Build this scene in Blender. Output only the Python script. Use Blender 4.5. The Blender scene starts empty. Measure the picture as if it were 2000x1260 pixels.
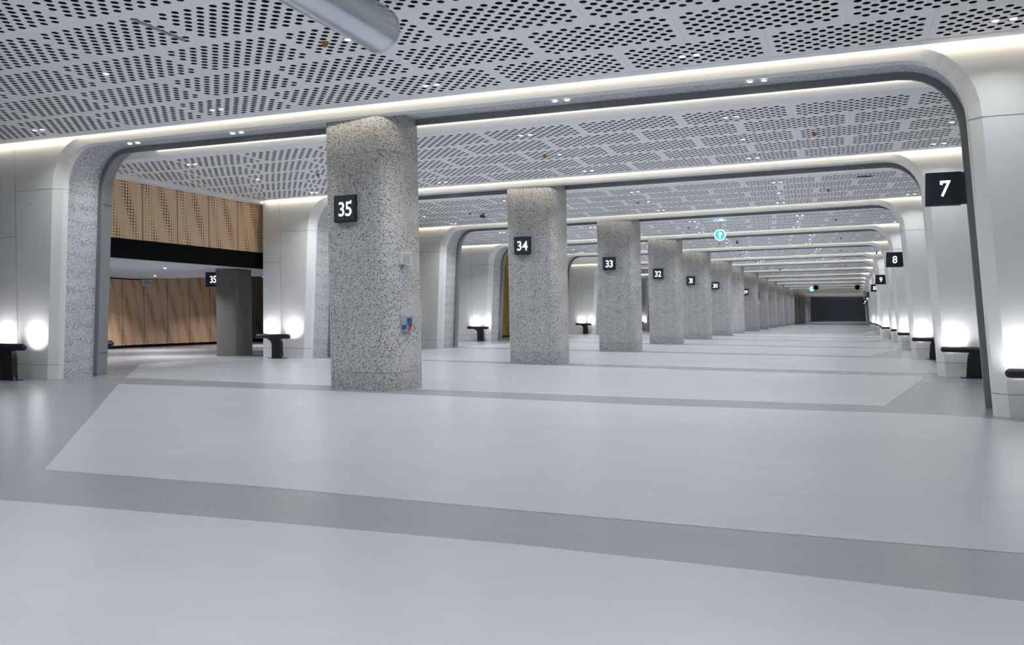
import bpy, math, random
from mathutils import Vector, Matrix
R = math.radians
random.seed(7)
sc = bpy.context.scene
col = sc.collection
SH = 0.0206                      # slight lean of the uprights
ZC = 5.55                        # underside of perforated ceiling

# ------------------------------------------------------------------ materials
def mat(name, color=(.5, .5, .5), rough=.5, metal=0.0, spec=.5, emit=None, strength=0.0):
    m = bpy.data.materials.new(name); m.use_nodes = True
    b = m.node_tree.nodes['Principled BSDF']
    b.inputs['Base Color'].default_value = (*color, 1)
    b.inputs['Roughness'].default_value = rough
    b.inputs['Metallic'].default_value = metal
    b.inputs['Specular IOR Level'].default_value = spec
    if emit:
        b.inputs['Emission Color'].default_value = (*emit, 1)
        b.inputs['Emission Strength'].default_value = strength
    return m

class NT:
    def __init__(s, m):
        s.nt = m.node_tree; s.n = s.nt.nodes; s.b = s.n['Principled BSDF']
    def new(s, t, **k):
        x = s.n.new(t)
        for a, v in k.items(): setattr(x, a, v)
        return x
    def link(s, a, b): s.nt.links.new(a, b)
    def math(s, op, a, b=None, c=None, clamp=False):
        x = s.n.new('ShaderNodeMath'); x.operation = op; x.use_clamp = clamp
        for i, v in enumerate((a, b, c)):
            if v is None: continue
            if isinstance(v, (int, float)): x.inputs[i].default_value = v
            else: s.link(v, x.inputs[i])
        return x.outputs[0]
    def mix(s, f, a, b):
        x = s.n.new('ShaderNodeMix'); x.data_type = 'RGBA'
        if isinstance(f, (int, float)): x.inputs[0].default_value = f
        else: s.link(f, x.inputs[0])
        for i, v in ((6, a), (7, b)):
            if isinstance(v, tuple): x.inputs[i].default_value = (*v, 1)
            else: s.link(v, x.inputs[i])
        return x.outputs[2]
    def ramp(s, f, p0, p1):
        x = s.n.new('ShaderNodeMapRange'); x.clamp = True
        x.inputs[1].default_value = p0; x.inputs[2].default_value = p1
        s.link(f, x.inputs[0]); return x.outputs[0]
    def obj(s, scale=(1, 1, 1)):
        t = s.n.new('ShaderNodeTexCoord'); mp = s.n.new('ShaderNodeMapping')
        mp.inputs['Scale'].default_value = scale
        s.link(t.outputs['Object'], mp.inputs['Vector']); return mp.outputs['Vector']
    def noise(s, v, scale, detail=4, rough=.55):
        x = s.n.new('ShaderNodeTexNoise'); x.inputs['Scale'].default_value = scale
        x.inputs['Detail'].default_value = detail; x.inputs['Roughness'].default_value = rough
        s.link(v, x.inputs['Vector']); return x.outputs['Fac']

def terrazzo(name, light, mid, dark, scale, frac, rough=.55):
    m = mat(name, light, rough); t = NT(m); v = t.obj()
    vo = t.new('ShaderNodeTexVoronoi'); vo.inputs['Scale'].default_value = scale
    t.link(v, vo.inputs['Vector'])
    sp = t.new('ShaderNodeSeparateColor'); t.link(vo.outputs['Color'], sp.inputs[0])
    near = t.ramp(vo.outputs['Distance'], .62, .40)
    blk = t.math('MULTIPLY', t.ramp(sp.outputs[0], 1 - frac - .02, 1 - frac + .02), near)
    md = t.math('MULTIPLY', t.ramp(sp.outputs[1], .62, .66), near)
    n = t.noise(v, 1.4, 3)
    base = t.mix(t.ramp(n, .35, .7), light, tuple(c * .86 for c in light))
    c = t.mix(md, base, mid)
    c = t.mix(blk, c, dark)
    t.link(c, t.b.inputs['Base Color'])
    return m

def epoxy(name, a, b, rough):
    m = mat(name, a, rough); t = NT(m)
    v = t.obj(); n1 = t.noise(v, .35, 4); v2 = t.obj((.8, 1.6, 1)); n2 = t.noise(v2, 1.3, 5, .6)
    f = t.math('ADD', t.math('MULTIPLY', n1, .6), t.math('MULTIPLY', n2, .4))
    t.link(t.mix(t.ramp(f, .36, .64), a, b), t.b.inputs['Base Color'])
    return m

def wood(name, a, b, axis, panel, phase):
    """veneer panels with a wavy field of round perforations; axis 0/1 = horizontal axis of the wall"""
    m = mat(name, a, .45); t = NT(m)
    tc = t.new('ShaderNodeTexCoord'); sx = t.new('ShaderNodeSeparateXYZ'); t.link(tc.outputs['Object'], sx.inputs[0])
    u = t.math('ADD', sx.outputs[axis], phase); z = sx.outputs[2]
    # grain, different on each panel
    pid = t.math('FLOOR', t.math('DIVIDE', u, panel))
    cv = t.new('ShaderNodeCombineXYZ'); t.link(t.math('MULTIPLY', u, 9.0), cv.inputs[0])
    t.link(t.math('MULTIPLY', z, .55), cv.inputs[1]); t.link(t.math('MULTIPLY', pid, 3.7), cv.inputs[2])
    g = t.noise(cv.outputs[0], 1.3, 6, .6)
    base = t.mix(t.ramp(g, .32, .68), a, b)
    # perforation grid
    pu, pz = panel / 14.0, .088
    gu = t.math('DIVIDE', u, pu); gz = t.math('DIVIDE', z, pz)
    iu = t.math('FLOOR', gu); iz = t.math('FLOOR', gz)
    fu = t.math('MULTIPLY', t.math('SUBTRACT', t.math('FRACT', gu), .5), pu)
    fz = t.math('MULTIPLY', t.math('SUBTRACT', t.math('FRACT', gz), .5), pz)
    d = t.math('SQRT', t.math('ADD', t.math('MULTIPLY', fu, fu), t.math('MULTIPLY', fz, fz)))
    iup = t.math('MODULO', t.math('ADD', iu, 1400), 14)
    w1 = t.math('SINE', t.math('ADD', t.math('MULTIPLY', iup, 1.02), t.math('MULTIPLY', iz, .22)))
    w2 = t.math('SINE', t.math('ADD', t.math('MULTIPLY', iup, .45), t.math('MULTIPLY', iz, .31)))
    r = t.math('MINIMUM', t.math('MULTIPLY_ADD', t.math('ADD', w1, t.math('MULTIPLY', w2, .6)), .0145, .0115), .029)
    hole = t.ramp(t.math('SUBTRACT', d, r), .003, -.003)
    seam = t.ramp(t.math('ABSOLUTE', t.math('SUBTRACT', t.math('FRACT', t.math('DIVIDE', u, panel)), .5)), .489, .493)
    k = t.math('MAXIMUM', hole, seam)
    t.link(t.mix(k, base, (.006, .004, .003)), t.b.inputs['Base Color'])
    return m

M = {}
M['floor_light'] = epoxy('light_grey_resin', (.385, .398, .43), (.355, .368, .399), .27)
M['floor_dark'] = epoxy('mid_grey_resin', (.232, .245, .265), (.21, .222, .242), .26)
M['white'] = mat('white_composite_panel', (.72, .72, .70), .45)
M['joint'] = mat('panel_joint', (.16, .155, .145), .7)
M['lining'] = terrazzo('pale_speckled_terrazzo', (.60, .615, .645), (.32, .33, .35), (.04, .04, .045), 58, .25)
M['pillar'] = terrazzo('grey_speckled_terrazzo', (.49, .485, .475), (.26, .255, .25), (.018, .018, .018), 52, .27)
M['pillar_base'] = terrazzo('dark_speckled_terrazzo', (.44, .435, .425), (.22, .22, .215), (.016, .016, .016), 54, .30)
M['frame'] = mat('dark_grey_metal', (.21, .222, .226), .42, .25)
M['ceiling'] = mat('ceiling_sheet', (.92, .925, .93), .5)
M['hole_rim'] = mat('hole_rim', (.22, .22, .22), .6)
M['trim'] = mat('ceiling_border', (.9, .905, .915), .5)
M['plenum'] = mat('dark_plenum', (.018, .019, .021), .9)
M['black'] = mat('black_fascia', (.003, .003, .0035), .75, 0, .08)
M['rail'] = mat('black_rail', (.012, .012, .016), .38)
M['post'] = mat('black_post', (.006, .006, .007), .5)
M['steel'] = mat('bolt_steel', (.6, .6, .6), .3, 1)
M['navy'] = mat('navy_sign_face', (.014, .019, .03), .4)
M['navy_side'] = mat('navy_sign_edge', (.03, .037, .05), .45)
M['glyph'] = mat('lit_white_glyph', (.9, .9, .9), .4, emit=(.93, .95, 1), strength=1.5)
M['teal'] = mat('lit_teal', (.02, .35, .35), .4, emit=(.05, .60, .58), strength=.8)
M['lens'] = mat('lamp_lens', (.9, .9, .9), .3, emit=(.95, .97, 1), strength=14)
M['spot_lens'] = mat('bench_lamp_lens', (.9, .9, .9), .3, emit=(.97, .97, 1), strength=10)
M['rim'] = mat('white_rim', (.7, .71, .72), .4)
M['warm_led'] = mat('warm_led', (.9, .85, .7), .4, emit=(1, .90, .72), strength=20)
M['mid_led'] = mat('soft_warm_led', (.9, .85, .7), .4, emit=(1, .90, .72), strength=10)
M['dim_led'] = mat('dim_warm_led', (.9, .85, .7), .4, emit=(1, .90, .72), strength=6)
M['cove_led'] = mat('cove_led', (.9, .88, .8), .4, emit=(1, .92, .76), strength=2.6)
M['galv'] = mat('galvanised_steel', (.60, .64, .69), .27, .95)
M['orange'] = mat('orange_plastic', (.42, .17, .03), .4)
M['plastic'] = mat('white_plastic', (.62, .63, .63), .4)
M['grille'] = mat('grey_speaker_grille', (.30, .33, .36), .6)
M['slotgrey'] = mat('slot_grey', (.22, .225, .23), .5)
M['blue'] = mat('blue_plastic', (.02, .07, .22), .4)
M['red'] = mat('red_plastic', (.38, .05, .03), .4)
M['panelgrey'] = mat('grey_blue_plate', (.30, .34, .38), .5)
M['drycol'] = mat('bare_concrete', (.115, .112, .105), .55)
M['soffit'] = mat('smooth_grey_ceiling', (.50, .51, .53), .5)
M['shutter'] = mat('dark_shutter', (.12, .13, .155), .5)
M['wall'] = mat('plain_white_wall', (.6, .6, .6), .6)
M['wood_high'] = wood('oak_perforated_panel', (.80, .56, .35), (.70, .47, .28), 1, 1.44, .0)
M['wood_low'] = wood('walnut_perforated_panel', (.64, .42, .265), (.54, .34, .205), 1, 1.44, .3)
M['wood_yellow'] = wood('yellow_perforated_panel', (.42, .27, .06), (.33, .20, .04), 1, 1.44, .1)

# ------------------------------------------------------------------ mesh helpers
for k in ('lens', 'spot_lens', 'glyph', 'teal'): M[k].cycles.emission_sampling = 'NONE'
class MB:
    def __init__(s): s.v = []; s.f = []; s.mi = []; s.cur = 0
    def add(s, vs, fs):
        o = len(s.v); s.v += [tuple(p) for p in vs]
        for f in fs: s.f.append(tuple(i + o for i in f)); s.mi.append(s.cur)
    def quad(s, a, b, c, d): s.add([a, b, c, d], [(0, 1, 2, 3)])
    def box(s, x0, y0, z0, x1, y1, z1):
        s.add([(x0, y0, z0), (x1, y0, z0), (x1, y1, z0), (x0, y1, z0), (x0, y0, z1), (x1, y0, z1), (x1, y1, z1), (x0, y1, z1)],
              [(3, 2, 1, 0), (4, 5, 6, 7), (0, 1, 5, 4), (1, 2, 6, 5), (2, 3, 7, 6), (3, 0, 4, 7)])
    def prism(s, poly, h0, h1, axis='z', lean=0.0):
        n = len(poly)
        def P(a, b, h):
            if axis == 'z': return (a - lean * h, b, h)
            if axis == 'y': return (a, h, b)
            return (h, a, b)
        s.add([P(a, b, h0) for a, b in poly] + [P(a, b, h1) for a, b in poly],
              [tuple(range(n))[::-1], tuple(range(n, 2 * n))] + [(i, (i + 1) % n, n + (i + 1) % n, n + i) for i in range(n)])
    def lathe(s, prof, n=24, axis='z', c=(0, 0, 0)):
        vs = []; fs = []
        for r, h in prof:
            for k in range(n):
                a = 2 * math.pi * k / n; x, y = r * math.cos(a), r * math.sin(a)
                p = (x, y, h) if axis == 'z' else ((x, h, y) if axis == 'y' else (h, x, y))
                vs.append((p[0] + c[0], p[1] + c[1], p[2] + c[2]))
        m = len(prof)
        for j in range(m - 1):
            for k in range(n):
                q = (j * n + k, j * n + (k + 1) % n, (j + 1) * n + (k + 1) % n, (j + 1) * n + k)
                fs.append(q if axis != 'y' else q[::-1])
        s.add(vs, fs)
    def disc(s, r, n, c, axis='z'):
        vs = []
        for k in range(n):
            a = 2 * math.pi * k / n; x, y = r * math.cos(a), r * math.sin(a)
            p = (x, y, 0) if axis == 'z' else (x, 0, y)
            vs.append((p[0] + c[0], p[1] + c[1], p[2] + c[2]))
        s.add(vs, [tuple(range(n))])
    def mesh(s, name, mats, smooth=None):
        me = bpy.data.meshes.new(name); me.from_pydata(s.v, [], s.f); 
        for m in mats: me.materials.append(m)
        me.polygons.foreach_set('material_index', s.mi)
        if smooth is not None:
            me.polygons.foreach_set('use_smooth', [True] * len(me.polygons))
            me.set_sharp_from_angle(angle=R(smooth))
        me.update(); return me

def link(o, parent=None):
    col.objects.link(o)
    if parent is not None: o.parent = parent
    return o
def obj(name, data, parent=None, loc=None, rz=None):
    o = bpy.data.objects.new(name, data); link(o, parent)
    if loc is not None: o.location = loc
    if rz is not None: o.rotation_euler = (0, 0, rz)
    return o
def tag(o, label, cat, group=None, kind='thing'):
    o['label'] = label; o['category'] = cat; o['kind'] = kind
    if group: o['group'] = group
    return o
def struct(o): o['kind'] = 'structure'; return o
def empty(name, loc, rz=0.0):
    o = bpy.data.objects.new(name, None); o.empty_display_size = .2
    link(o); o.location = loc; o.rotation_euler = (0, 0, rz); return o
def copy_tree(o, parent=None):
    c = o.copy(); link(c)
    if parent is not None: c.parent = parent; c.matrix_parent_inverse = o.matrix_parent_inverse
    for ch in list(o.children): copy_tree(ch, c)
    return c

# ------------------------------------------------------------------ layout
XC = -7.7                                      # middle of the hall
ARCH = [(4.9, 5.1), (14.72, 15.02), (23.85, 25.5), (33.05, 36.1), (42.2, 45.86), (52.0, 55.1), (60.9, 66.0), (68.3, 73.0),
        (79.3, 84.3), (90.2, 96.5), (101, 107), (112.5, 117.5), (125, 129), (137, 138.5), (147.5, 148.5), (157, 158), (167, 168), (176.5, 177.5), (187, 188)]
def fy(i, X):
    a, b = ARCH[i]; return a + (b - a) * (1.9 - X) / 19.2
def fr(i):                                      # frame of arch i: origin and rotation
    a, b = ARCH[i]; return (XC, fy(i, XC), 0.0), math.atan((a - b) / 19.2)
ORD = ['first', 'second', 'third', 'fourth', 'fifth', 'sixth', 'seventh', 'eighth', 'ninth', 'tenth', 'eleventh', 'twelfth', 'thirteenth', 'fourteenth', 'fifteenth', 'sixteenth', 'seventeenth', 'eighteenth']
def nth(i): return '%s arch' % ORD[i - 1]
def wpt(i, x, y, z=0.0):                        # local arch coordinates -> world
    (ox, oy, oz), r = fr(i); c, s = math.cos(r), math.sin(r)
    return (ox + c * x - s * y, oy + s * x + c * y, z)
PNUM = {1: '35', 2: '34', 3: '33', 4: '32', 5: '31', 6: '30', 8: '29', 9: '28', 10: '27', 11: '26', 12: '25', 15: '24'}
GNUM = {1: '7', 3: '8', 5: '9', 7: '10', 9: '11', 11: '12', 13: '13', 15: '14'}
def whereis(i):
    if i in PNUM: return 'pillar %s' % PNUM[i]
    return {0: 'the camera end', 7: 'the unnumbered pillar after pillar 30'}.get(i, 'a far unnumbered pillar')
NAR = len(ARCH)

# ------------------------------------------------------------------ portal arches
half = [(9.62, 0.0), (9.585, .5), (9.49, 2.0), (9.40, 3.4), (9.335, 4.40), (9.31, 4.62), (9.26, 4.80), (9.18, 4.97), (9.07, 5.12), (8.94, 5.235), (8.79, 5.32), (8.62, 5.37), (8.42, 5.39)]
path, nrm = [], []
def set_path(dl):
    """outline of the opening; the left leg of some arches stands dl further out"""
    global path, nrm
    path = half + [(6.0, 5.39), (2.0, 5.39), (-2.0, 5.39), (-6.0, 5.39)] + [(-x - dl, z) for x, z in half[::-1]]
    nrm = []
    for k in range(len(path)):
        a = path[max(k - 1, 0)]; b = path[min(k + 1, len(path) - 1)]
        dx, dz = b[0] - a[0], b[1] - a[1]; l = math.hypot(dx, dz)
        nrm.append((dz / l, -dx / l))           # outward (away from the opening)
def off(k, n):
    x, z = path[k]; u, w = nrm[k]
    zz = z + w * n
    if k in (0, len(path) - 1): zz = 0.0
    return (x + u * n, zz)
def sh(x, y, z): return (x - SH * z, y, z)
def sweep(mb, prof):
    for j in range(len(prof) - 1):
        (n0, y0), (n1, y1) = prof[j], prof[j + 1]
        for k in range(len(path) - 1):
            a = off(k, n0); b = off(k + 1, n0); c = off(k + 1, n1); d = off(k, n1)
            mb.quad(sh(a[0], y0, a[1]), sh(d[0], y1, d[1]), sh(c[0], y1, c[1]), sh(b[0], y0, b[1]))
YF, YB = -.235, 1.45                             # front and back planes of a pier
TOP = 6.25
def pier_face(mb, n, y, xr, xl, flip):
    """the flat white panel around the opening at depth y: right pier to xr, left pier to -xl"""
    K = len(path)
    def q(a, b, c, d):
        p = [sh(*v) for v in (a, b, c, d)]
        mb.quad(*(p if not flip else p[::-1]))
    H = len(half)
    for k in range(H - 1):
        a, b = off(k, n), off(k + 1, n)
        q((a[0], y, a[1]), (xr + SH * a[1], y, a[1]), (xr + SH * b[1], y, b[1]), (b[0], y, b[1]))
        a, b = off(K - 1 - k, n), off(K - 2 - k, n)
        q((-xl + SH * a[1], y, a[1]), (a[0], y, a[1]), (b[0], y, b[1]), (-xl + SH * b[1], y, b[1]))
    a, b = off(H - 1, n), off(K - H, n); zt = a[1]
    q((-xl + SH * zt, y, zt), (b[0], y, zt), (b[0], y, TOP), (-xl + SH * TOP, y, TOP))
    q((b[0], y, zt), (a[0], y, zt), (a[0], y, TOP), (b[0], y, TOP))
    q((a[0], y, zt), (xr + SH * zt, y, zt), (xr + SH * TOP, y, TOP), (a[0], y, TOP))
def arch_meshes(xl, dl, lm):
    set_path(dl)
    xr = 11.6
    w = MB()
    sweep(w, [(.185, YF), (.03, -.075), (0, .0), (0, .05), (.13, .055)])
    pier_face(w, .185, YF, xr, xl, False)
    pier_face(w, .17, YB, xr, xl, True)
    w.quad((xr, YF, 0), (xr, YB, 0), (xr, YB, TOP), (xr, YF, TOP))
    w.quad((-xl, YB, 0), (-xl, YF, 0), (-xl, YF, TOP), (-xl, YB, TOP))
    l = MB(); sweep(l, [(.13, .055), (.13, 1.0)])
    d = MB(); sweep(d, [(.135, 1.0), (.01, 1.0), (.0, 1.03), (.15, 1.44), (.17, 1.45)])
    j = w; j.cur = 1                             # dark joints between panels
    e = .004
    def hj(z, x0, x1, y, t=.008):
        j.add([sh(x0, y - e, z), sh(x1, y - e, z), sh(x1, y - e, z + t), sh(x0, y - e, z + t)], [(0, 1, 2, 3)])
    def bev(k0, z, t=.008):                       # joint carried round the bevel of a leg
        s = 1 if k0 == 'r' else -1
        x = lambda zz: 9.62 - .0648 * zz + (0 if k0 == 'r' else dl)
        pts = [(x(z) + .185, YF - e), (x(z) + .03 - .002, -.075 - e), (x(z) - e, 0.0)]
        for (a, ya), (b, yb) in zip(pts[:-1], pts[1:]):
            v = [sh(s * a, ya, z), sh(s * b, yb, z), sh(s * b, yb, z + t), sh(s * a, ya, z + t)]
            j.add(v, [(0, 1, 2, 3) if s < 0 else (3, 2, 1, 0)])
    for z in (.33, 4.42):
        xe = 9.62 - .0648 * z + .185
        hj(z, xe, 10.7 if z > 1 else xr, YF); hj(z, -10.75 - dl if z > 1 else -xl, -xe - dl, YF); bev('r', z); bev('l', z)
    hj(3.35, 10.7, xr, YF); hj(3.35, -xl, -10.75 - dl, YF)
    for x in (10.7, -10.75 - dl):
        j.add([sh(x, YF - e, .33), sh(x + .008, YF - e, .33), sh(x + .008, YF - e, TOP), sh(x, YF - e, TOP)], [(0, 1, 2, 3)])
    for x0, z0 in ((10.35, 4.7), (10.35, 4.1), (-10.25 - dl, 4.7), (-10.25 - dl, 4.1), (-10.1 - dl, .62), (10.0, .55)):
        j.prism([(x0 + .011 * math.cos(a * .7854) - SH * z0, z0 + .011 * math.sin(a * .7854)) for a in range(8)], YF - .006, YF, 'y')
    dj = d; dj.cur = 1                            # joints in the dark frame
    for z in (.55, 4.2):
        for s in (1, -1):
            x = 9.62 - .0648 * z - .006 + (0 if s > 0 else dl)
            v = [sh(s * x, 1.03, z), sh(s * (x + .145), 1.43, z), sh(s * (x + .145), 1.43, z + .012), sh(s * x, 1.03, z + .012)]
            dj.add(v, [(0, 1, 2, 3)])
    led = MB()                                    # warm strip hidden in the gap before the wall
    x0, x1 = -xl + .15, xr - .15
    led.box(x0, YF - .105, 5.568, x1, YF - .08, 5.60)
    g = MB(); g.box(-9.0 - dl, 2.31, 5.715, 9.0, 2.345, 5.79)   # strip at the head of the recess behind the arch
    return [('white_surround', w.mesh('white_surround', [M['white'], M['joint']], 35)), ('terrazzo_lining', l.mesh('terrazzo_lining', [M['lining']], 40)),
            ('dark_edge_frame', d.mesh('dark_edge_frame', [M['frame'], M['black']], 40)), ('warm_light_strip', led.mesh('warm_light_strip', [lm])),
            ('recess_light_strip', g.mesh('recess_light_strip', [M['cove_led']]))]
AM = {}
WIDE = 16.8
PIERX = {0: WIDE, 1: 11.9, 2: 11.95, 3: 13.0}
SHIFT = {1: 0.0, 2: .33, 3: .6, 4: 2.6, 5: 1.3}
for i in range(NAR):
    if i == 0: continue
    xl = PIERX.get(i, WIDE)
    xl = (xl, SHIFT.get(i, 2.3), M['warm_led'] if i < 3 else M['mid_led'] if i < 12 else M['dim_led'])
    if xl not in AM: AM[xl] = arch_meshes(*xl)
    loc, r = fr(i)
    a = empty('portal_arch', loc, r)
    extra = ' with terrazzo lining, carried by %s' % whereis(i) if i in PNUM or i == 7 else ' with dark edge, %s from the near end' % ORD[i - 1]
    if i == 1: extra = ' with terrazzo lining, nearest of the row, over pillar 35'
    tag(a, 'white round-cornered portal arch' + extra, 'arch', 'portal arches down the hall')
    for nm, me in AM[xl]:
        obj(nm, me, a)

# ------------------------------------------------------------------ perforated ceilings
PX, PY, HX, HY, HR = 2.21, 1.315, .214, .1227, .0525
def panel_grid(NS, rim):
    """one perforated panel, origin at its lower-left corner; the holes are real openings"""
    v, f, mi = [], [], []
    def rect(x0, y0, x1, y1):
        o = len(v); v.extend([(x0, y0, 0), (x0, y1, 0), (x1, y1, 0), (x1, y0, 0)]); f.append((o, o + 1, o + 2, o + 3)); mi.append(0)
    W, Hh = PX - .0012, PY - .0012
    my = (Hh - 9 * HY) / 2
    rect(0, 0, W, my); rect(0, Hh - my, W, Hh)
    ax, ay = HX / 2, HY / 2
    if NS == 12: ang = [math.atan2(ay, ax)]; ang = [R(d) for d in (29.83, 62, 90, 118, 150.17, 180, 209.83, 242, 270, 298, 330.17, 360)]
    else: ang = [R(d) for d in (29.83, 90, 150.17, 180, 209.83, 270, 330.17, 360)]
    for rr in range(9):
        y0 = my + rr * HY; n = 9 if rr % 2 == 0 else 10
        wd = n * HX; x0 = (W - wd) / 2
        rect(0, y0, x0, y0 + HY); rect(x0 + wd, y0, W, y0 + HY)
        for k in range(n):
            cx, cy = x0 + (k + .5) * HX, y0 + HY / 2
            o = len(v)
            for t in ang:
                c, sn = math.cos(t), math.sin(t)
                q = min(ax / abs(c) if abs(c) > 1e-6 else 9, ay / abs(sn) if abs(sn) > 1e-6 else 9)
                v.append((cx + c * q, cy + sn * q, 0))
            for t in ang: v.append((cx + HR * math.cos(t), cy + HR * math.sin(t), 0))
            if rim:
                for t in ang: v.append((cx + HR * math.cos(t), cy + HR * math.sin(t), .003))
            for q in range(NS):
                e = (q + 1) % NS
                f.append((o + q, o + NS + q, o + NS + e, o + e)); mi.append(0)
                if rim: f.append((o + NS + q, o + 2 * NS + q, o + 2 * NS + e, o + NS + e)); mi.append(1)
    return v, f, mi
GRIDS = {True: panel_grid(12, True), False: panel_grid(8, False)}
BAYROWS = {}
for i in range(0, NAR - 1):
    BAYROWS[i] = max(1, round((fy(i + 1, XC) - fy(i, XC) - 3.2) / PY))
NEAR, FARE = 2.35, -.345                          # edges of a bay measured from its two arches
def bay(i, x, t, z):
    """point in bay i: x along the arches, t from the near (0) to the far (1) edge of the perforated field"""
    a = wpt(i, x, NEAR + .32); b = wpt(i + 1, x, FARE - .22)
    return (a[0] + (b[0] - a[0]) * t, a[1] + (b[1] - a[1]) * t, z)
def bay_left(i): return -11.95 if i in (1, 2) else (-16.8 if i < 6 else -13.5)
for i in range(0, NAR - 1):
    n = BAYROWS[i]; x0 = bay_left(i); x1 = 11.6
    near = i < 3
    PV, PF, PM = GRIDS[near]
    v, f, mi = [], [], []
    ph = 2.185 - .142; H = n * PY
    xlo = x0 if i < 5 else -6.0
    for r in range(n):
        yb = -(r + 1) * PY
        k = math.floor((xlo - ph) / PX) - 1
        while True:
            xa = ph + k * PX + (1.1 if r % 2 else 0.0); k += 1
            if xa > x1: break
            if xa < xlo - PX * .9: continue
            o = len(v)
            if xa < xlo:                            # panel cut at the left edge
                keep = [(t, m) for t, m in zip(PF, PM) if max(PV[q][0] for q in t) + xa >= xlo]
                v += [(p[0] + xa, p[1] + yb, p[2]) for p in PV]
                f += [tuple(q + o for q in t) for t, m in keep]; mi += [m for t, m in keep]
                continue
            v += [(p[0] + xa, p[1] + yb, p[2]) for p in PV]
            f += [tuple(q + o for q in t) for t in PF]; mi += PM
    if xlo > x0:
        o = len(v); v += [(x0, -H, 0), (x0, 0, 0), (xlo, 0, 0), (xlo, -H, 0)]; f.append((o, o + 1, o + 2, o + 3)); mi.append(0)
    # lay the sheet out between the two (not quite parallel) arches
    (ox, oy, _), ra = fr(i); (px, py, _), rb = fr(i + 1)
    ca, sa, cb, sb = math.cos(ra), math.sin(ra), math.cos(rb), math.sin(rb); yn, yf = NEAR + .32, FARE - .22
    w = []
    for x, y, z in v:
        t = 1 + y / H
        ax_, ay_ = ox + ca * x - sa * yn, oy + sa * x + ca * yn
        bx_, by_ = px + cb * x - sb * yf, py + sb * x + cb * yf
        w.append((ax_ + (bx_ - ax_) * t, ay_ + (by_ - ay_) * t, z))
    me = bpy.data.meshes.new('ceiling'); me.from_pydata(w, [], f); me.materials.append(M['ceiling']); me.materials.append(M['hole_rim'])
    me.polygons.foreach_set('material_index', mi); me.update()
    struct(obj('ceiling', me, None, (0, 0, ZC)))
    # borders: plain strips along both arches, the edge of the wall-washing gap and the head of the light recess
    t = MB(); zz = ZC - .004
    P = lambda arch, x, y, z: wpt(arch, x, y, z)
    t.quad(P(i + 1, x0, FARE - .235, zz), P(i + 1, x0, FARE, zz), P(i + 1, x1, FARE, zz), P(i + 1, x1, FARE - .235, zz))
    t.quad(P(i + 1, x0, FARE, zz), P(i + 1, x0, FARE, zz + .012), P(i + 1, x1, FARE, zz + .012), P(i + 1, x1, FARE, zz))
    t.quad(P(i, x0, NEAR, zz), P(i, x0, NEAR + .335, zz), P(i, x1, NEAR + .335, zz), P(i, x1, NEAR, zz))
    t.quad(P(i, x0, NEAR, zz), P(i, x1, NEAR, zz), P(i, x1, NEAR, zz + .26), P(i, x0, NEAR, zz + .26))
    t.quad(P(i, x0, 1.45, zz + .26), P(i, x0, NEAR, zz + .26), P(i, x1, NEAR, zz + .26), P(i, x1, 1.45, zz + .26))
    t.cur = 1                                       # dark baffles added to keep strip light out of the void
    t.quad(P(i + 1, x0, FARE - .03, zz + .012), P(i + 1, x1, FARE - .03, zz + .012), P(i + 1, x1, FARE - .03, 6.26), P(i + 1, x0, FARE - .03, 6.26))
    t.quad(P(i, x0, NEAR + .03, zz + .012), P(i, x1, NEAR + .03, zz + .012), P(i, x1, NEAR + .03, 6.26), P(i, x0, NEAR + .03, 6.26))
    struct(obj('trim_%d' % (i + 1), t.mesh('ceiling_border', [M['trim'], M['plenum']])))

# dark void above the sheets
s = MB(); s.quad((-40, -14, 6.26), (6, -14, 6.26), (6, 215, 6.26), (-40, 215, 6.26)); s.quad((-40, -14, 6.4), (-40, 215, 6.4), (6, 215, 6.4), (6, -14, 6.4))
struct(obj('ceiling_void', s.mesh('ceiling_void', [M['plenum']])))
# the hall behind the camera
s = MB(); s.quad((-24.5, -10, ZC), (-24.5, 4.4, ZC), (4, 4.4, ZC), (4, -10, ZC))
struct(obj('ceiling_rear', s.mesh('ceiling_rear', [M['ceiling']])))

# ------------------------------------------------------------------ floor with its painted bands
fl = MB()
fl.quad((-45, -14, 0), (8, -14, 0), (8, 215, 0), (-45, 215, 0))
fl.cur = 1
ZF = .0015
def poly(pts): fl.add([(x, y, ZF) for x, y in pts], [tuple(range(len(pts)))])
poly([(-22, -10), (3.9, -10), (3.9, 5.15), (.82, 5.2), (-.48, 5.25), (-2.09, 5.27), (-4.06, 5.17), (-6.46, 5.0), (-22, 4.0)])
poly([(-7.3, 6.13), (-4.89, 6.22), (-2.45, 6.2), (-.56, 6.2), (.98, 6.24), (3.9, 6.3), (3.9, 12.6), (2.4, 13.7), (2.02, 14.02), (1.63, 14.33), (1.21, 14.46), (.41, 14.46), (-3.34, 14.25), (-7.75, 14.48), (-9.81, 14.6), (-14.9, 14.38)])
poly([(-16.21, 15.85), (-10.65, 15.66), (-3.63, 15.48), (.44, 15.55), (1.56, 23.3), (-2.14, 23.55), (-8.12, 24.4), (-13.61, 25.3), (-19.7, 25.5), (-20.5, 22.5), (-20.2, 20.3)])
for i in range(2, NAR):
    yb = fy(i + 1, XC) if i + 1 < NAR else 208
    def s0(X): return fy(i, X) + .75
    def s1(X): return (fy(i + 1, X) - .5) if i + 1 < NAR else 208
    xl = -17.2
    if i % 2:                                       # bays with a grey wedge in front of the gate
        poly([(xl, s0(xl)), (.48, s0(.48)), (1.72, s1(1.72)), (xl, s1(xl))])
    else:
        poly([(xl, s0(xl)), (2.3, s0(2.3)), (2.3, s1(2.3)), (xl, s1(xl))])
struct(obj('floor', fl.mesh('floor', [M['floor_dark'], M['floor_light']])))

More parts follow.
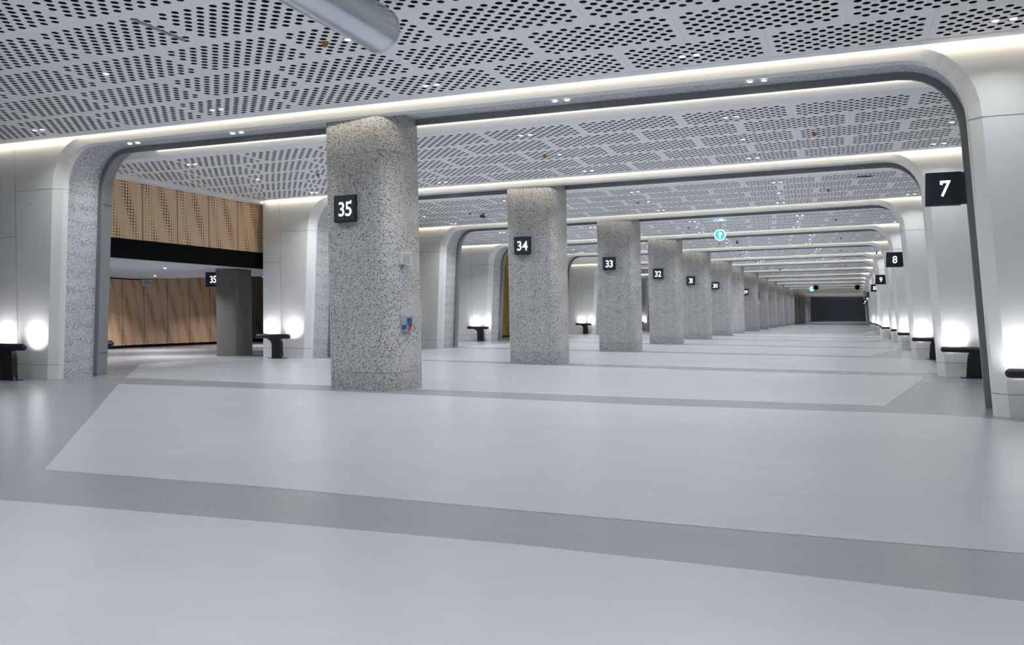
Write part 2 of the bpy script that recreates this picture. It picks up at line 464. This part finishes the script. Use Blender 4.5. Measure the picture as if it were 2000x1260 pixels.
# ------------------------------------------------------------------ walls
def wall(name, quads, m):
    b = MB()
    for q in quads: b.quad(*q)
    return struct(obj(name, b.mesh(name, [m])))
def vq(x0, y0, x1, y1, z0, z1): return ((x0, y0, z0), (x1, y1, z0), (x1, y1, z1), (x0, y0, z1))
wall('wall_right', [vq(3.9, -14, 3.9, 215, 0, 6.26)], M['wall'])
wall('wall_rear', [vq(-25, -10, 5, -10, 0, 6.26)], M['wall'])
wall('wall_left', [vq(-24.5, -10, -24.5, 16.0, 0, 6.26)], M['wall'])
wall('wall_left_far', [vq(-24.5, 61, -24.5, 215, 0, 6.26)], M['wall'])
wall('wall_left_mid', [vq(-24.5, 36.6, -24.5, 47.0, 0, 6.26)], M['wall'])
# raised timber frontage, black edge, lower concourse behind it
def slab(name, x0, y0, z0, x1, y1, z1, m):
    b = MB(); b.box(x0, y0, z0, x1, y1, z1); return struct(obj(name, b.mesh(name, [m])))
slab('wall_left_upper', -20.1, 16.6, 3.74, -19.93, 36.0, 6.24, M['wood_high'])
slab('trim_fascia', -20.15, 16.6, 3.17, -19.9, 36.0, 3.735, M['black'])
slab('trim_timber_head', -19.93, 16.6, 5.44, -19.60, 36.0, 5.56, M['trim'])
b = MB()
zl = [(16.0, 3.16), (28.86, 3.16), (30.9, 3.16), (36.0, 3.57), (42.2, 3.88), (60.0, 3.9)]
wx = [-30.6, -30.6, -30.95, -30.8, -32.4, -33.0]
for k in range(len(zl) - 1):
    xe = -20.1 if zl[k][0] < 36 else -24.55
    b.quad((xe, zl[k][0], 3.18 if xe > -21 else 3.35), (xe, zl[k + 1][0], 3.18 if xe > -21 else 3.35), (wx[k + 1] - .3, zl[k + 1][0], zl[k + 1][1]), (wx[k] - .3, zl[k][0], zl[k][1]))
struct(obj('ceiling_concourse', b.mesh('ceiling_concourse', [M['soffit']])))
b = MB()
for k in range(len(zl) - 1):
    b.quad((wx[k], zl[k][0], .12), (wx[k + 1], zl[k + 1][0], .12), (wx[k + 1], zl[k + 1][0], zl[k + 1][1] - .03), (wx[k], zl[k][0], zl[k][1] - .03))
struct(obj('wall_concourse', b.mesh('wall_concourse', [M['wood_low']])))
b = MB()
for k in range(len(zl) - 1):
    b.quad((wx[k] + .02, zl[k][0], 0), (wx[k + 1] + .02, zl[k + 1][0], 0), (wx[k + 1] + .02, zl[k + 1][0], .12), (wx[k] + .02, zl[k][0], .12))
    b.quad((wx[k] + .01, zl[k][0], zl[k][1] - .05), (wx[k + 1] + .01, zl[k + 1][0], zl[k + 1][1] - .05), (wx[k + 1] + .01, zl[k + 1][0], zl[k + 1][1]), (wx[k] + .01, zl[k][0], zl[k][1]))
struct(obj('baseboard_concourse', b.mesh('baseboard_concourse', [M['black']])))
wall('wall_concourse_end', [vq(-36, 16.0, -20.1, 16.0, 0, 6.26)], M['drycol'])
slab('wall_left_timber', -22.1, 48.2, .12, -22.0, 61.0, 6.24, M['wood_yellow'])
# end of the hall: dark shutter in a grey surround
b = MB()
for k in range(26):
    z = .25 + k * .18
    b.quad((-8.3, 207.9, z), (2.3, 207.9, z), (2.3, 207.86, z + .165), (-8.3, 207.86, z + .165))
    b.quad((-8.3, 207.86, z + .165), (2.3, 207.86, z + .165), (2.3, 207.9, z + .18), (-8.3, 207.9, z + .18))
struct(obj('door_1', b.mesh('door_1', [M['shutter']])))
b = MB(); b.box(-25, 208, 0, 4, 208.3, 6.25); b.box(-8.6, 207.7, 0, -8.3, 208, 5.2); b.box(2.3, 207.7, 0, 2.5, 208, 5.2); b.box(-8.6, 207.7, 4.93, 2.5, 208, 5.5); b.box(-8.3, 207.7, 0, 2.3, 208, .22)
struct(obj('wall_end', b.mesh('wall_end', [M['frame']])))

# ------------------------------------------------------------------ pillars
def pillar_plan(inset=0.0, skew=.0):
    p = []; rr = .36 if skew > .05 else .24
    def arc(cx, cy, r, a0, a1, n):
        for k in range(n + 1):
            a = R(a0 + (a1 - a0) * k / n); p.append((cx + (r - inset) * math.cos(a), cy + (r - inset) * math.sin(a)))
    arc(-.71, .10 + skew, .10, 180, 270, 3)
    arc(.81 - rr, rr - skew * .8, rr, 270, 360, 6)
    arc(.77, 1.03, .04, 0, 90, 2)
    arc(-.75, 1.10, .06, 90, 180, 2)
    return p
def pillar_parts(skew):
    out = []
    for nm, z0, z1, m, ins in (('base_course', 0, .36, M['pillar_base'], .0), ('shaft', .366, 4.70, M['pillar'], .0), ('head_course', 4.706, 5.53, M['pillar'], .0), ('joint', .3, 4.8, M['joint'], .008)):
        b = MB(); b.prism(pillar_plan(ins, skew), z0, z1, 'z', SH); out.append((nm, b.mesh(nm, [m], 30)))
    return out
PP = {0: pillar_parts(.09), 1: pillar_parts(.03)}
PILX = [-9.13] * 9 + [-9.3] * 3 + [-9.45] * (NAR)
for i in range(1, NAR):
    X = PILX[i]; y = fy(i, X) + .02
    p = empty('pillar', (X, y, 0), 0.0)
    if i in PNUM: lab = 'grey speckled terrazzo pillar carrying number sign %s' % PNUM[i]
    elif i == 7: lab = 'grey speckled terrazzo pillar without number between pillars 30 and 29'
    elif i < 15: lab = 'distant unnumbered grey pillar, %s after pillar 25' % ORD[i - 13]
    else: lab = 'far end unnumbered grey pillar, %s beyond pillar 24' % ORD[max(i - 16, 0)]
    tag(p, lab, 'pillar', 'terrazzo pillars down the hall')
    for nm, me in PP[0 if i == 1 else 1]:
        obj(nm, me, p)
# bare column in the lower concourse
p = empty('concrete_column', (-21.2, 25.5, 0)); tag(p, 'plain dark grey concrete column under the black fascia beside the timber wall', 'column')
b = MB(); b.prism([(-.42, -.10), (.25, .12), (.33, .2), (.33, .95), (-.42, .95)], 0, 3.165, 'z', .017); obj('shaft', b.mesh('shaft', [M['drycol']]), p)
b = MB(); b.prism([(-.43, -.115), (.26, .105), (.345, .19), (.345, .96), (-.43, .96)], 0, .06, 'z', .017); obj('base', b.mesh('base', [M['drycol']]), p)

# ------------------------------------------------------------------ number signs
def glyph_mesh(ch, h):
    cu = bpy.data.curves.new('g', 'FONT'); cu.body = ch; cu.size = 1.0; cu.offset = .006; cu.extrude = .0; cu.resolution_u = 6
    o = bpy.data.objects.new('g', cu); col.objects.link(o)
    dg = bpy.context.evaluated_depsgraph_get(); me = bpy.data.meshes.new_from_object(o.evaluated_get(dg))
    bpy.data.objects.remove(o); bpy.data.curves.remove(cu)
    vs = [v.co.copy() for v in me.vertices]; fs = [tuple(p.vertices) for p in me.polygons]
    bpy.data.meshes.remove(me)
    x0 = min(v.x for v in vs); x1 = max(v.x for v in vs); y0 = min(v.y for v in vs); y1 = max(v.y for v in vs)
    k = h / (y1 - y0)
    vs = [((v.x - x0) * k * .92, (v.y - y0) * k) for v in vs]; w = (x1 - x0) * k * .92
    # slab serifs
    def rect(a, b, c, d):
        o = len(vs); vs.extend([(a, b), (c, b), (c, d), (a, d)]); fs.append((o, o + 1, o + 2, o + 3))
    if ch == '7': rect(0, h * .74, h * .15, h * .97)
    if ch == '5': rect(w * .80, h * .86, w * .97, h * 1.09)
    if ch == '1': rect(w * .05, 0, w * 1.15, h * .14); w *= 1.15
    return vs, fs, w
GC = {}
def digits(txt, h, y, xc, zc, tilt=0.0):
    """lit numerals: thin solid letters standing 6 mm off the face"""
    b = MB(); gl = []
    for ch in txt:
        if ch not in GC: GC[ch] = glyph_mesh(ch, 1.0)
        gl.append(GC[ch])
    gap = .10 * h; tot = sum(g[2] for g in gl) * h + gap * (len(gl) - 1); x = xc - tot / 2
    for vs, fs, w in gl:
        b.add([(x + p[0] * h, y, zc - h / 2 + p[1] * h) for p in vs], fs)
        x += w * h + gap
    return b.mesh('digits', [M['glyph']])
def sign_box(w, h, d0, d1):
    """wedge-shaped housing: deeper on the left"""
    b = MB()
    b.add([(-w / 2, -d0, -h / 2), (w / 2, -d1, -h / 2), (w / 2, 0, -h / 2), (-w / 2, 0, -h / 2), (-w / 2, -d0, h / 2), (w / 2, -d1, h / 2), (w / 2, 0, h / 2), (-w / 2, 0, h / 2)],
          [(3, 2, 1, 0), (4, 5, 6, 7), (0, 1, 5, 4), (1, 2, 6, 5), (2, 3, 7, 6), (3, 0, 4, 7)])
    return b.mesh('housing', [M['navy']])
HOUS = sign_box(.53, .535, .085, .085)
def face_plate(w, h, y):
    b = MB(); b.box(-w / 2, y, -h / 2, w / 2, y + .006, h / 2); return b.mesh('face', [M['navy_side']])
FACE = face_plate(.47, .475, -.09)
for i, t in PNUM.items():
    X = PILX[i]; zs = 3.62
    s = empty('number_sign', (X - .27 - SH * zs, fy(i, X) + (.02 if i > 1 else .06), zs), R(-1.5 if i > 1 else -5))
    tag(s, 'square navy sign with lit white number %s on a grey pillar' % t, 'sign', 'number signs on the pillars')
    obj('housing', HOUS, s); obj('face', FACE, s); obj('digits', digits(t, .285, -.095, .015, -.01), s)
HOUS2 = sign_box(.52, .535, .16, .16)
for i, t in GNUM.items():
    zs = 3.55 if i == 1 else 3.49
    s = empty('gate_sign', (1.31 if i == 1 else 1.26, fy(i, 1.6) + 1.13, zs), 0.0)
    tag(s, 'navy box sign with lit white number %s projecting from the right hand arch leg' % t, 'sign', 'gate number signs along the right wall')
    obj('housing', HOUS2, s); obj('digits', digits(t, .26, -.163, .03, -.0), s)
    b = MB(); b.box(.26, -.12, -.25, .40, -.02, .26); obj('bracket', b.mesh('bracket', [M['navy_side']]), s)
s = empty('number_sign', (-21.93, 25.55, 2.80), 0); tag(s, 'square navy sign with lit white 35 half hidden behind the dark concrete column', 'sign')
obj('housing', HOUS, s); obj('digits', digits('35', .25, -.09, .09, .0), s)

# ------------------------------------------------------------------ perch benches with wall washers
def spot(name, parent, loc, direction, power, color, size, blend=.6, radius=.03):
    l = bpy.data.lights.new(name, 'SPOT'); l.energy = power; l.color = color; l.spot_size = R(size); l.spot_blend = blend; l.shadow_soft_size = radius
    o = bpy.data.objects.new(name, l); link(o, parent); o.location = loc
    o.rotation_euler = Vector(direction).to_track_quat('-Z', 'Y').to_euler(); return o
def bench_parts(zr, rr, px, mirror):
    """rail along x, stands in front (-y) of a wall; post a curved blade"""
    L = 1.5
    r = MB(); prof = []
    for k in range(7): a = R(90 * k / 6); prof.append((rr * math.sin(a), -L / 2 + rr - rr * math.cos(a)))
    for k in range(7): a = R(90 - 90 * k / 6); prof.append((rr * math.sin(a), L / 2 - rr + rr * math.cos(a)))
    prof[0] = (.001, prof[0][1]); prof[-1] = (.001, prof[-1][1])
    r.lathe(prof, 20, 'x', (0, 0, zr))
    p = MB(); zt = zr - rr * .4; pl = []
    # outline of the blade (x, z): flares towards -x at the top
    x0, x1 = px
    pl += [(x0, .012), (x0, zt - .30)]
    for k in range(1, 7): a = R(90 * k / 6); pl.append((x0 - .19 * (1 - math.cos(a)), zt - .30 + .22 * math.sin(a)))
    pl += [(x0 - .21, zt), (x1 - .05, zt)]
    for k in range(1, 6): a = R(90 * k / 5); pl.append((x1 - .07 + .05 * math.sin(a), zt - .06 - .14 * (1 - math.cos(a)) * 1.5))
    pl += [(x1, .012)]
    if mirror: pl = [(-x, z) for x, z in pl][::-1]; x0, x1 = -x1, -x0
    p.prism(pl[::-1], -.07, .07, 'y')
    bs = MB(); bs.box(x0 - .12, -.12, 0, x1 + .13, .12, .014)
    bo = MB()
    bo.lathe([(.011, .014), (.011, .06), (.018, .06), (.018, .075), (.001, .078)], 8, 'z')
    ln = MB(); ln.add([(.06 * math.cos(t * math.pi / 6), rr + .003, zr + .012 + .022 * math.sin(t * math.pi / 6)) for t in range(12)], [tuple(range(12))[::-1]])
    return [('rail', r.mesh('rail', [M['rail']], 40)), ('post', p.mesh('post', [M['post']], 40)), ('base_plate', bs.mesh('base_plate', [M['post']])),
            ('bolt', bo.mesh('bolt', [M['steel']], 40)), ('lamp_lens', ln.mesh('lamp_lens', [M['spot_lens']]))]
BL, BR_ = bench_parts(.765, .08, (.0, .40), False), bench_parts(.675, .07, (-.20, .20), True)
BOLTS = {.765: (-.06, .47), .675: (-.26, .27)}
POW = 48.0
def bench(i, x, y, back, parts, label, zr):
    wx_, wy_, _ = wpt(i, x, y)
    _, r = fr(i)
    o = empty('perch_bench', (wx_, wy_, 0), r + (math.pi if back else 0))
    tag(o, label, 'bench', 'perch benches along the piers')
    for nm, me in parts:
        for x in (BOLTS[zr] if nm == 'bolt' else (-.5, .5) if nm == 'lamp_lens' else (0,)):
            obj(nm, me, o, (x, -.07 if nm == 'bolt' else 0, 0))
    for sx in (-.5, .5):
        spot('wall_washer', o, (sx, .09, zr + .03), (0, 1, .75), POW, (.95, .95, 1), 118, 1.0, .08)
    return o
def nm_(i): return whereis(i)
LB = {1: -10.62, 2: -11.05, 3: -12.35, 4: -12.6, 6: -12.6, 8: -12.6}
for i, x in LB.items():
    bench(i, x, YF - .50, False, BL, 'black lean bench with lit wall behind, left pier of the %s' % nth(i), .765)
bench(1, -10.75, YB + .40, True, BL, 'black lean bench seen end-on behind the left pier of the nearest arch', .765)
bench(4, -13.6, YB + .40, True, BL, 'black lean bench behind the left pier of the arch at pillar 32', .765)
for i in range(1, 11):
    bench(i, 10.43, YF - .44, False, BR_, 'black lean bench with lit wall behind, right pier of the %s' % nth(i), .675)

# ------------------------------------------------------------------ downlights
rim = MB(); rim.lathe([(.062, .004), (.062, -.012), (.048, -.012), (.046, -.002)], 16)
RIM = rim.mesh('rim', [M['rim']], 40)
ln = MB(); ln.lathe([(.046, -.004), (.03, -.010), (.001, -.012)], 16); LENS = ln.mesh('lens', [M['lens']], 60)
def disc_light(name, r, power, color):
    l = bpy.data.lights.new(name, 'AREA'); l.shape = 'DISK'; l.size = 2 * r; l.energy = power; l.color = color; l.spread = R(130); return l
DL = disc_light('downlight_lamp', .045, 26.0, (.94, .97, 1.0))
SL = disc_light('soffit_lamp', .045, 14.0, (.94, .97, 1.0))
CL = disc_light('concourse_lamp', .05, 165.0, (.98, .97, 1.0))
WL = disc_light('wall_side_lamp', .045, 8.0, (.94, .97, 1.0))
SIDE = disc_light('extra_side_lamp', .045, 70.0, (.94, .97, 1.0))  # extra lamps, mostly added to brighten the wide left piers
GL = disc_light('added_fill_lamp', .05, 110.0, (.94, .97, 1.0))  # strong lamp added behind the camera and at the hall end
def downlight(p, lamp, label, group):
    o = obj('downlight', RIM, None, p); tag(o, label, 'light', group)
    obj('lens', LENS, o)
    a = bpy.data.objects.new('lamp', lamp); link(a, o); a.location = (0, 0, -.016)
XS = [-8.9, -4.0, .75, 5.28, 9.58]
for i in range(0, 13):
    n = BAYROWS[i]; w2 = nth(i + 1)
    xs = ([-13.2] + XS if i in (3, 5) else XS) if i < 6 else XS[1:]
    H = n * PY
    rows = [(1 - .6 / H, True, 'last'), (.5, False, 'middle'), (.75 / H, True, 'first')]
    for t, pair, rn in rows:
        lab = 'small round downlight, %s row in the ceiling before the %s' % (rn, w2)
        for x in xs:
            if x < -13 and rn == 'last': continue
            for dx in ((-.11, .11) if pair else (0.0,)):
                q = bay(i, x + dx, t, ZC - .002)
                downlight(q, SIDE if x < -13 else WL if (x > 8 or (x < -8 and i == 0)) else DL, lab, 'downlights, %s row before the %s' % (rn, w2))
    if i + 1 < 8:
        dl = SHIFT.get(i + 1, 2.3)
        for x in (-8.0, -5.0, 2.55, 6.1):
            for dx in (-.12, .12):
                downlight(wpt(i + 1, x + dx, .62, 5.512), SL, 'small round downlight under the %s' % w2, 'downlights under the %s' % w2)
for i in range(13, NAR - 1):  # lamps added in the last bays to light the dark end
    for x in (.75, 5.28):
        downlight(bay(i, x, .5, ZC - .002), GL if i > 15 else DL, 'tiny round downlight added in the far dim ceiling to light the end', 'added far downlights before the shutter')
s = MB(); s.quad((-24.5, 188.6, ZC), (-24.5, 208, ZC), (4, 208, ZC), (4, 188.6, ZC))
struct(obj('ceiling_end', s.mesh('ceiling_end', [M['ceiling']])))
for x in (-6.5, -3, .5):  # lamps added to brighten the shutter
    downlight((x, 200, ZC - .002), GL, 'tiny round downlight added to brighten the dark shutter', 'added downlights before the shutter')
for x in (-17, -12, -6, 0):  # unseen lamps added to light the near hall
    for y in (-7, -2.5, 2):
        downlight((x, y, ZC - .002), GL, 'unseen round downlight added behind the camera for extra light', 'added downlights behind the camera')
for k, (x, y, z) in enumerate(((-22.9, 24.2, 3.165), (-27.6, 28.6, 3.15), (-24.0, 19.5, 3.165), (-27.0, 35.0, 3.36), (-25.0, 41.0, 3.5))):
    downlight((x, y, z), CL, 'small round downlight in the smooth grey concourse ceiling', 'concourse downlights')

# ------------------------------------------------------------------ ceiling fittings
det = MB(); det.lathe([(.05, 0), (.05, -.02), (.045, -.035), (.038, -.04), (.034, -.06), (.02, -.07), (.001, -.071)], 18)
DET = det.mesh('head', [M['orange']], 35)
dbs = MB(); dbs.lathe([(.06, .005), (.06, -.012), (.05, -.016)], 18); DBS = dbs.mesh('base', [M['orange']], 35)
for i in range(0, 8):
    n = BAYROWS[i]
    for x, side in ((.35, 'above mid hall'), (6.84, 'right part'), (-6.7, 'left part')):
        if i == 0 and x > 6: continue
        o = empty('smoke_detector', bay(i, x, .5, ZC - .006))
        tag(o, 'orange dome detector on the ceiling before the %s, %s' % (nth(i + 1), side), 'detector', 'orange ceiling detectors')
        obj('base', DBS, o); obj('head', DET, o)
# dark linear slot diffuser
o = empty('slot_diffuser', (-9.22, 9.65, ZC)); tag(o, 'long narrow grey slot diffuser in the ceiling near the top left', 'vent')
b = MB(); b.box(-.045, -.5, -.004, .045, .5, .002); obj('frame', b.mesh('frame', [M['slotgrey']]), o)
b = MB(); b.box(-.03, -.48, -.008, .03, .48, -.004); obj('slot', b.mesh('slot', [M['grille']]), o)
# cameras
def cam_thing(x, y, label):
    o = empty('security_camera', (x, y, ZC - .002)); tag(o, label, 'camera', 'black ceiling cameras')
    b = MB(); b.lathe([(.06, 0), (.06, -.02), (.02, -.03), (.02, -.08)], 12); obj('mount', b.mesh('mount', [M['post']], 40), o)
    b = MB(); b.lathe([(.001, -.20), (.05, -.2), (.055, .12), (.045, .16), (.001, .16)], 14, 'y', (0, 0, -.11)); obj('body', b.mesh('body', [M['post']], 40), o)
    b = MB(); b.disc(.04, 14, (0, -.202, -.11), 'y'); obj('lens', b.mesh('lens', [M['rail']]), o)
cam_thing(-13.9, 31.9, 'black camera under the ceiling left of pillar 34')
cam_thing(-6.03, 48.5, 'black camera under the ceiling to the right below the green arrow sign')
cam_thing(-6.22, 79.2, 'black camera under the far ceiling before pillar 29')
cam_thing(1.2, 60.0, 'black camera under the ceiling close to the right wall, above gate sign 9')
o = empty('ceiling_speaker', (.72, 27.95, ZC - .004)); tag(o, 'pale round speaker plate in the ceiling beyond pillar 34 near the right wall', 'speaker')
b = MB(); b.lathe([(.16, .004), (.16, -.012), (.15, -.018), (.001, -.02)], 24); obj('grille', b.mesh('grille', [M['plastic']], 40), o)
o = empty('air_diffuser', (.22, 27.35, ZC - .004)); tag(o, 'short black slot diffuser beside the pale round ceiling speaker', 'vent')
b = MB(); b.box(-.2, -.04, -.02, .2, .04, .003); obj('slot', b.mesh('slot', [M['post']]), o)

# jet fans
def jet_fan(loc, r, L, label, near):
    o = empty('jet_fan', loc); tag(o, label, 'fan', 'cylindrical ceiling fans')
    b = MB(); b.lathe([(r, -L), (r, -.06), (r * 1.035, -.05), (r * 1.035, -.01), (r * 1.0, 0), (r * .86, 0), (r * .84, -.02), (r * .84, -L)], 48, 'y'); obj('casing', b.mesh('casing', [M['galv']], 35), o)
    b = MB()
    for a in (-32, 60, 150, 215): 
        ca, sa = math.cos(R(a)), math.sin(R(a)); x, z = ca * r, sa * r
        b.add([(x - sa * .012, -L, z + ca * .012), (x + sa * .012, -L, z - ca * .012), (x + sa * .012 + ca * .014, -L, z - ca * .012 + sa * .014), (x - sa * .012 + ca * .014, -L, z + ca * .012 + sa * .014),
               (x - sa * .012, -.08, z + ca * .012), (x + sa * .012, -.08, z - ca * .012), (x + sa * .012 + ca * .014, -.08, z - ca * .012 + sa * .014), (x - sa * .012 + ca * .014, -.08, z + ca * .012 + sa * .014)],
              [(0, 1, 2, 3), (7, 6, 5, 4), (0, 4, 5, 1), (1, 5, 6, 2), (2, 6, 7, 3), (3, 7, 4, 0)])
    obj('seam_flange', b.mesh('seam_flange', [M['galv']]), o)
    b = MB(); b.disc(r * .85, 40, (0, -L * .5, 0), 'y'); b.lathe([(r * .25, -L), (r * .25, -.1), (.001, -.02)], 16, 'y'); obj('hub', b.mesh('hub', [M['plenum']], 35), o)
    for k in range(6):
        b = MB(); a = 2 * math.pi * k / 6
        u = (math.cos(a), math.sin(a)); w = (-u[1], u[0])
        pts = [(r * .22, -.06), (r * .8, -.10), (r * .8, .10), (r * .22, .06)]
        yy = [-L + .06, -L + .02, -L + .12, -L + .1]
        b.add([(u[0] * p[0] + w[0] * p[1] * r * 2, y, u[1] * p[0] + w[1] * p[1] * r * 2) for p, y in zip(pts, yy)] + [(u[0] * p[0] + w[0] * p[1] * r * 2, y + .01, u[1] * p[0] + w[1] * p[1] * r * 2) for p, y in zip(pts, yy)],
              [(0, 1, 2, 3), (7, 6, 5, 4), (0, 4, 5, 1), (1, 5, 6, 2), (2, 6, 7, 3), (3, 7, 4, 0)])
        obj('blade', b.mesh('blade', [M['post']]), o)
    for y in (-1.6, -L + .5):
        b = MB(); b.box(-r - .03, y - .02, -.02, -r + .01, y + .02, ZC - loc[2]); b.box(r - .01, y - .02, -.02, r + .03, y + .02, ZC - loc[2]); b.box(-r - .03, y - .02, r * .99, r + .03, y + .02, r * 1.08)
        obj('hanger', b.mesh('hanger', [M['post']]), o)
jet_fan((-5.66, 9.72, 5.13), .28, 4.2, 'large galvanised tube fan hanging at the top edge, nearest of all', True)
jet_fan((-5.0, 124.4, 5.12), .30, 2.2, 'small dark round fan end beside the far blue arrow sign', False)
jet_fan((.15, 124.2, 5.12), .30, 2.2, 'small dark round fan end near the right far arch corner', False)

# hanging direction signs
def arrow_sign(loc, r, label, glow):
    o = empty('direction_sign', loc); tag(o, label, 'sign', 'round hanging arrow signs')
    b = MB(); b.lathe([(r, .05), (r, 0), (r * .86, -.004), (r * .86, .0)], 40, 'y'); obj('ring', b.mesh('ring', [M['glyph']], 40), o)
    b = MB(); b.disc(r * .87, 40, (0, -.001, 0), 'y'); obj('disc', b.mesh('disc', [M['teal']]), o)
    b = MB(); k = r
    pts = [(-.13 * k, -.62 * k), (.13 * k, -.62 * k), (.13 * k, .12 * k), (.42 * k, .08 * k), (.0, .66 * k), (-.42 * k, .08 * k), (-.13 * k, .12 * k)]
    b.prism(pts, -.008, -.003, 'y'); obj('arrow', b.mesh('arrow', [M['glyph']]), o)
    b = MB(); b.disc(r, 40, (0, .051, 0), 'y'); obj('back', b.mesh('back', [M['navy']]), o)
    b = MB(); b.box(-.008, .03, r * .98, .008, .045, ZC - loc[2]); obj('hanger', b.mesh('hanger', [M['frame']]), o)
    spot('uplight', o, (0, -.02, r + .03), (0, -.35, 1), glow, (.25, .55, 1), 110, .8, .05)
arrow_sign((-5.45, 38.0, 4.94), .245, 'round teal sign with a white up arrow hanging beyond pillar 33', 14)
arrow_sign((-5.62, 125.0, 5.05), .30, 'tiny far round blue sign with a white up arrow by the dark end', 4)

# fittings on pillars
def pillar_speaker(i):
    X = PILX[i]; z = 2.62
    o = empty('wall_speaker', (X + .80 - SH * z, fy(i, X) + .34, z), R(72)); tag(o, 'white box speaker with grey grille on the side of %s' % whereis(i), 'speaker', 'box speakers on the pillars')
    b = MB(); b.box(-.12, -.12, -.115, .12, .02, .115); obj('case', b.mesh('case', [M['plastic']]), o)
    b = MB(); b.box(-.10, -.127, -.095, .10, -.12, .095); obj('grille', b.mesh('grille', [M['grille']]), o)
    o = empty('alarm_sounder', (X + .80 - SH * 2.4, fy(i, X) + .36, 2.40), R(72)); tag(o, 'small white ring shaped sounder under the speaker on %s' % whereis(i), 'alarm', 'ring sounders on the pillars')
    b = MB(); b.lathe([(.055, .02), (.055, -.03), (.045, -.045), (.025, -.04), (.02, -.02), (.001, -.02)], 20, 'y'); obj('ring', b.mesh('ring', [M['plastic']], 40), o)
for i in (1, 3, 5, 8): pillar_speaker(i)
o = empty('call_point', (PILX[1] + .80, fy(1, -8.4) + .40, 1.32), R(84)); tag(o, 'grey emergency panel with blue boxes and a red handle on the side of pillar 35', 'call point')
b = MB(); b.box(-.17, -.02, -.16, .17, .03, .16); obj('plate', b.mesh('plate', [M['panelgrey']]), o)
b = MB(); b.box(.02, -.055, .0, .14, -.02, .12); obj('blue_box', b.mesh('blue_box', [M['blue']]), o)
b = MB(); b.box(-.16, -.055, -.10, -.06, -.02, -.02); obj('blue_box', b.mesh('blue_box', [M['blue']]), o)
b = MB(); b.prism([(.02, -.14), (.06, -.14), (.15, -.03), (.12, -.01)], -.06, -.02, 'y'); obj('handle', b.mesh('handle', [M['red']]), o)
o = empty('wall_speaker', (-30.6, 31.6, 3.0), R(-80 + 180)); tag(o, 'small grey box speaker high on the timber concourse wall', 'speaker')
o.rotation_euler = (0, 0, R(65)); o.location = (-30.75, 31.3, 3.0)
b = MB(); b.box(-.19, -.14, -.14, .19, .12, .14); obj('case', b.mesh('case', [M['plastic']]), o)
b = MB(); b.box(-.165, -.147, -.115, .165, -.14, .115); obj('grille', b.mesh('grille', [M['grille']]), o)

# ------------------------------------------------------------------ world, camera, colour
w = bpy.data.worlds.new('World'); sc.world = w; w.use_nodes = True
w.node_tree.nodes['Background'].inputs[0].default_value = (.5, .52, .55, 1)
w.node_tree.nodes['Background'].inputs[1].default_value = .05
cd = bpy.data.cameras.new('Camera'); cam = bpy.data.objects.new('Camera', cd); col.objects.link(cam)
cd.sensor_fit = 'HORIZONTAL'; cd.sensor_width = 36; cd.lens = 36 * 1695 / 2000; cd.clip_end = 500
cam.location = (0, 0, 1.5); cam.rotation_euler = (math.pi / 2 - .008672, 0, .377438)
sc.camera = cam
sc.view_settings.view_transform = 'Standard'; sc.view_settings.look = 'None'; sc.view_settings.gamma = 1
sc.view_settings.use_curve_mapping = False
sc.view_settings.exposure = 0.27
sc.cycles.use_denoising = True
sc.cycles.max_bounces = 6; sc.cycles.diffuse_bounces = 4; sc.cycles.glossy_bounces = 2
sc.cycles.use_adaptive_sampling = True; sc.cycles.adaptive_threshold = .05
sc.cycles.sample_clamp_indirect = 6.0
sc.cycles.use_light_tree = True
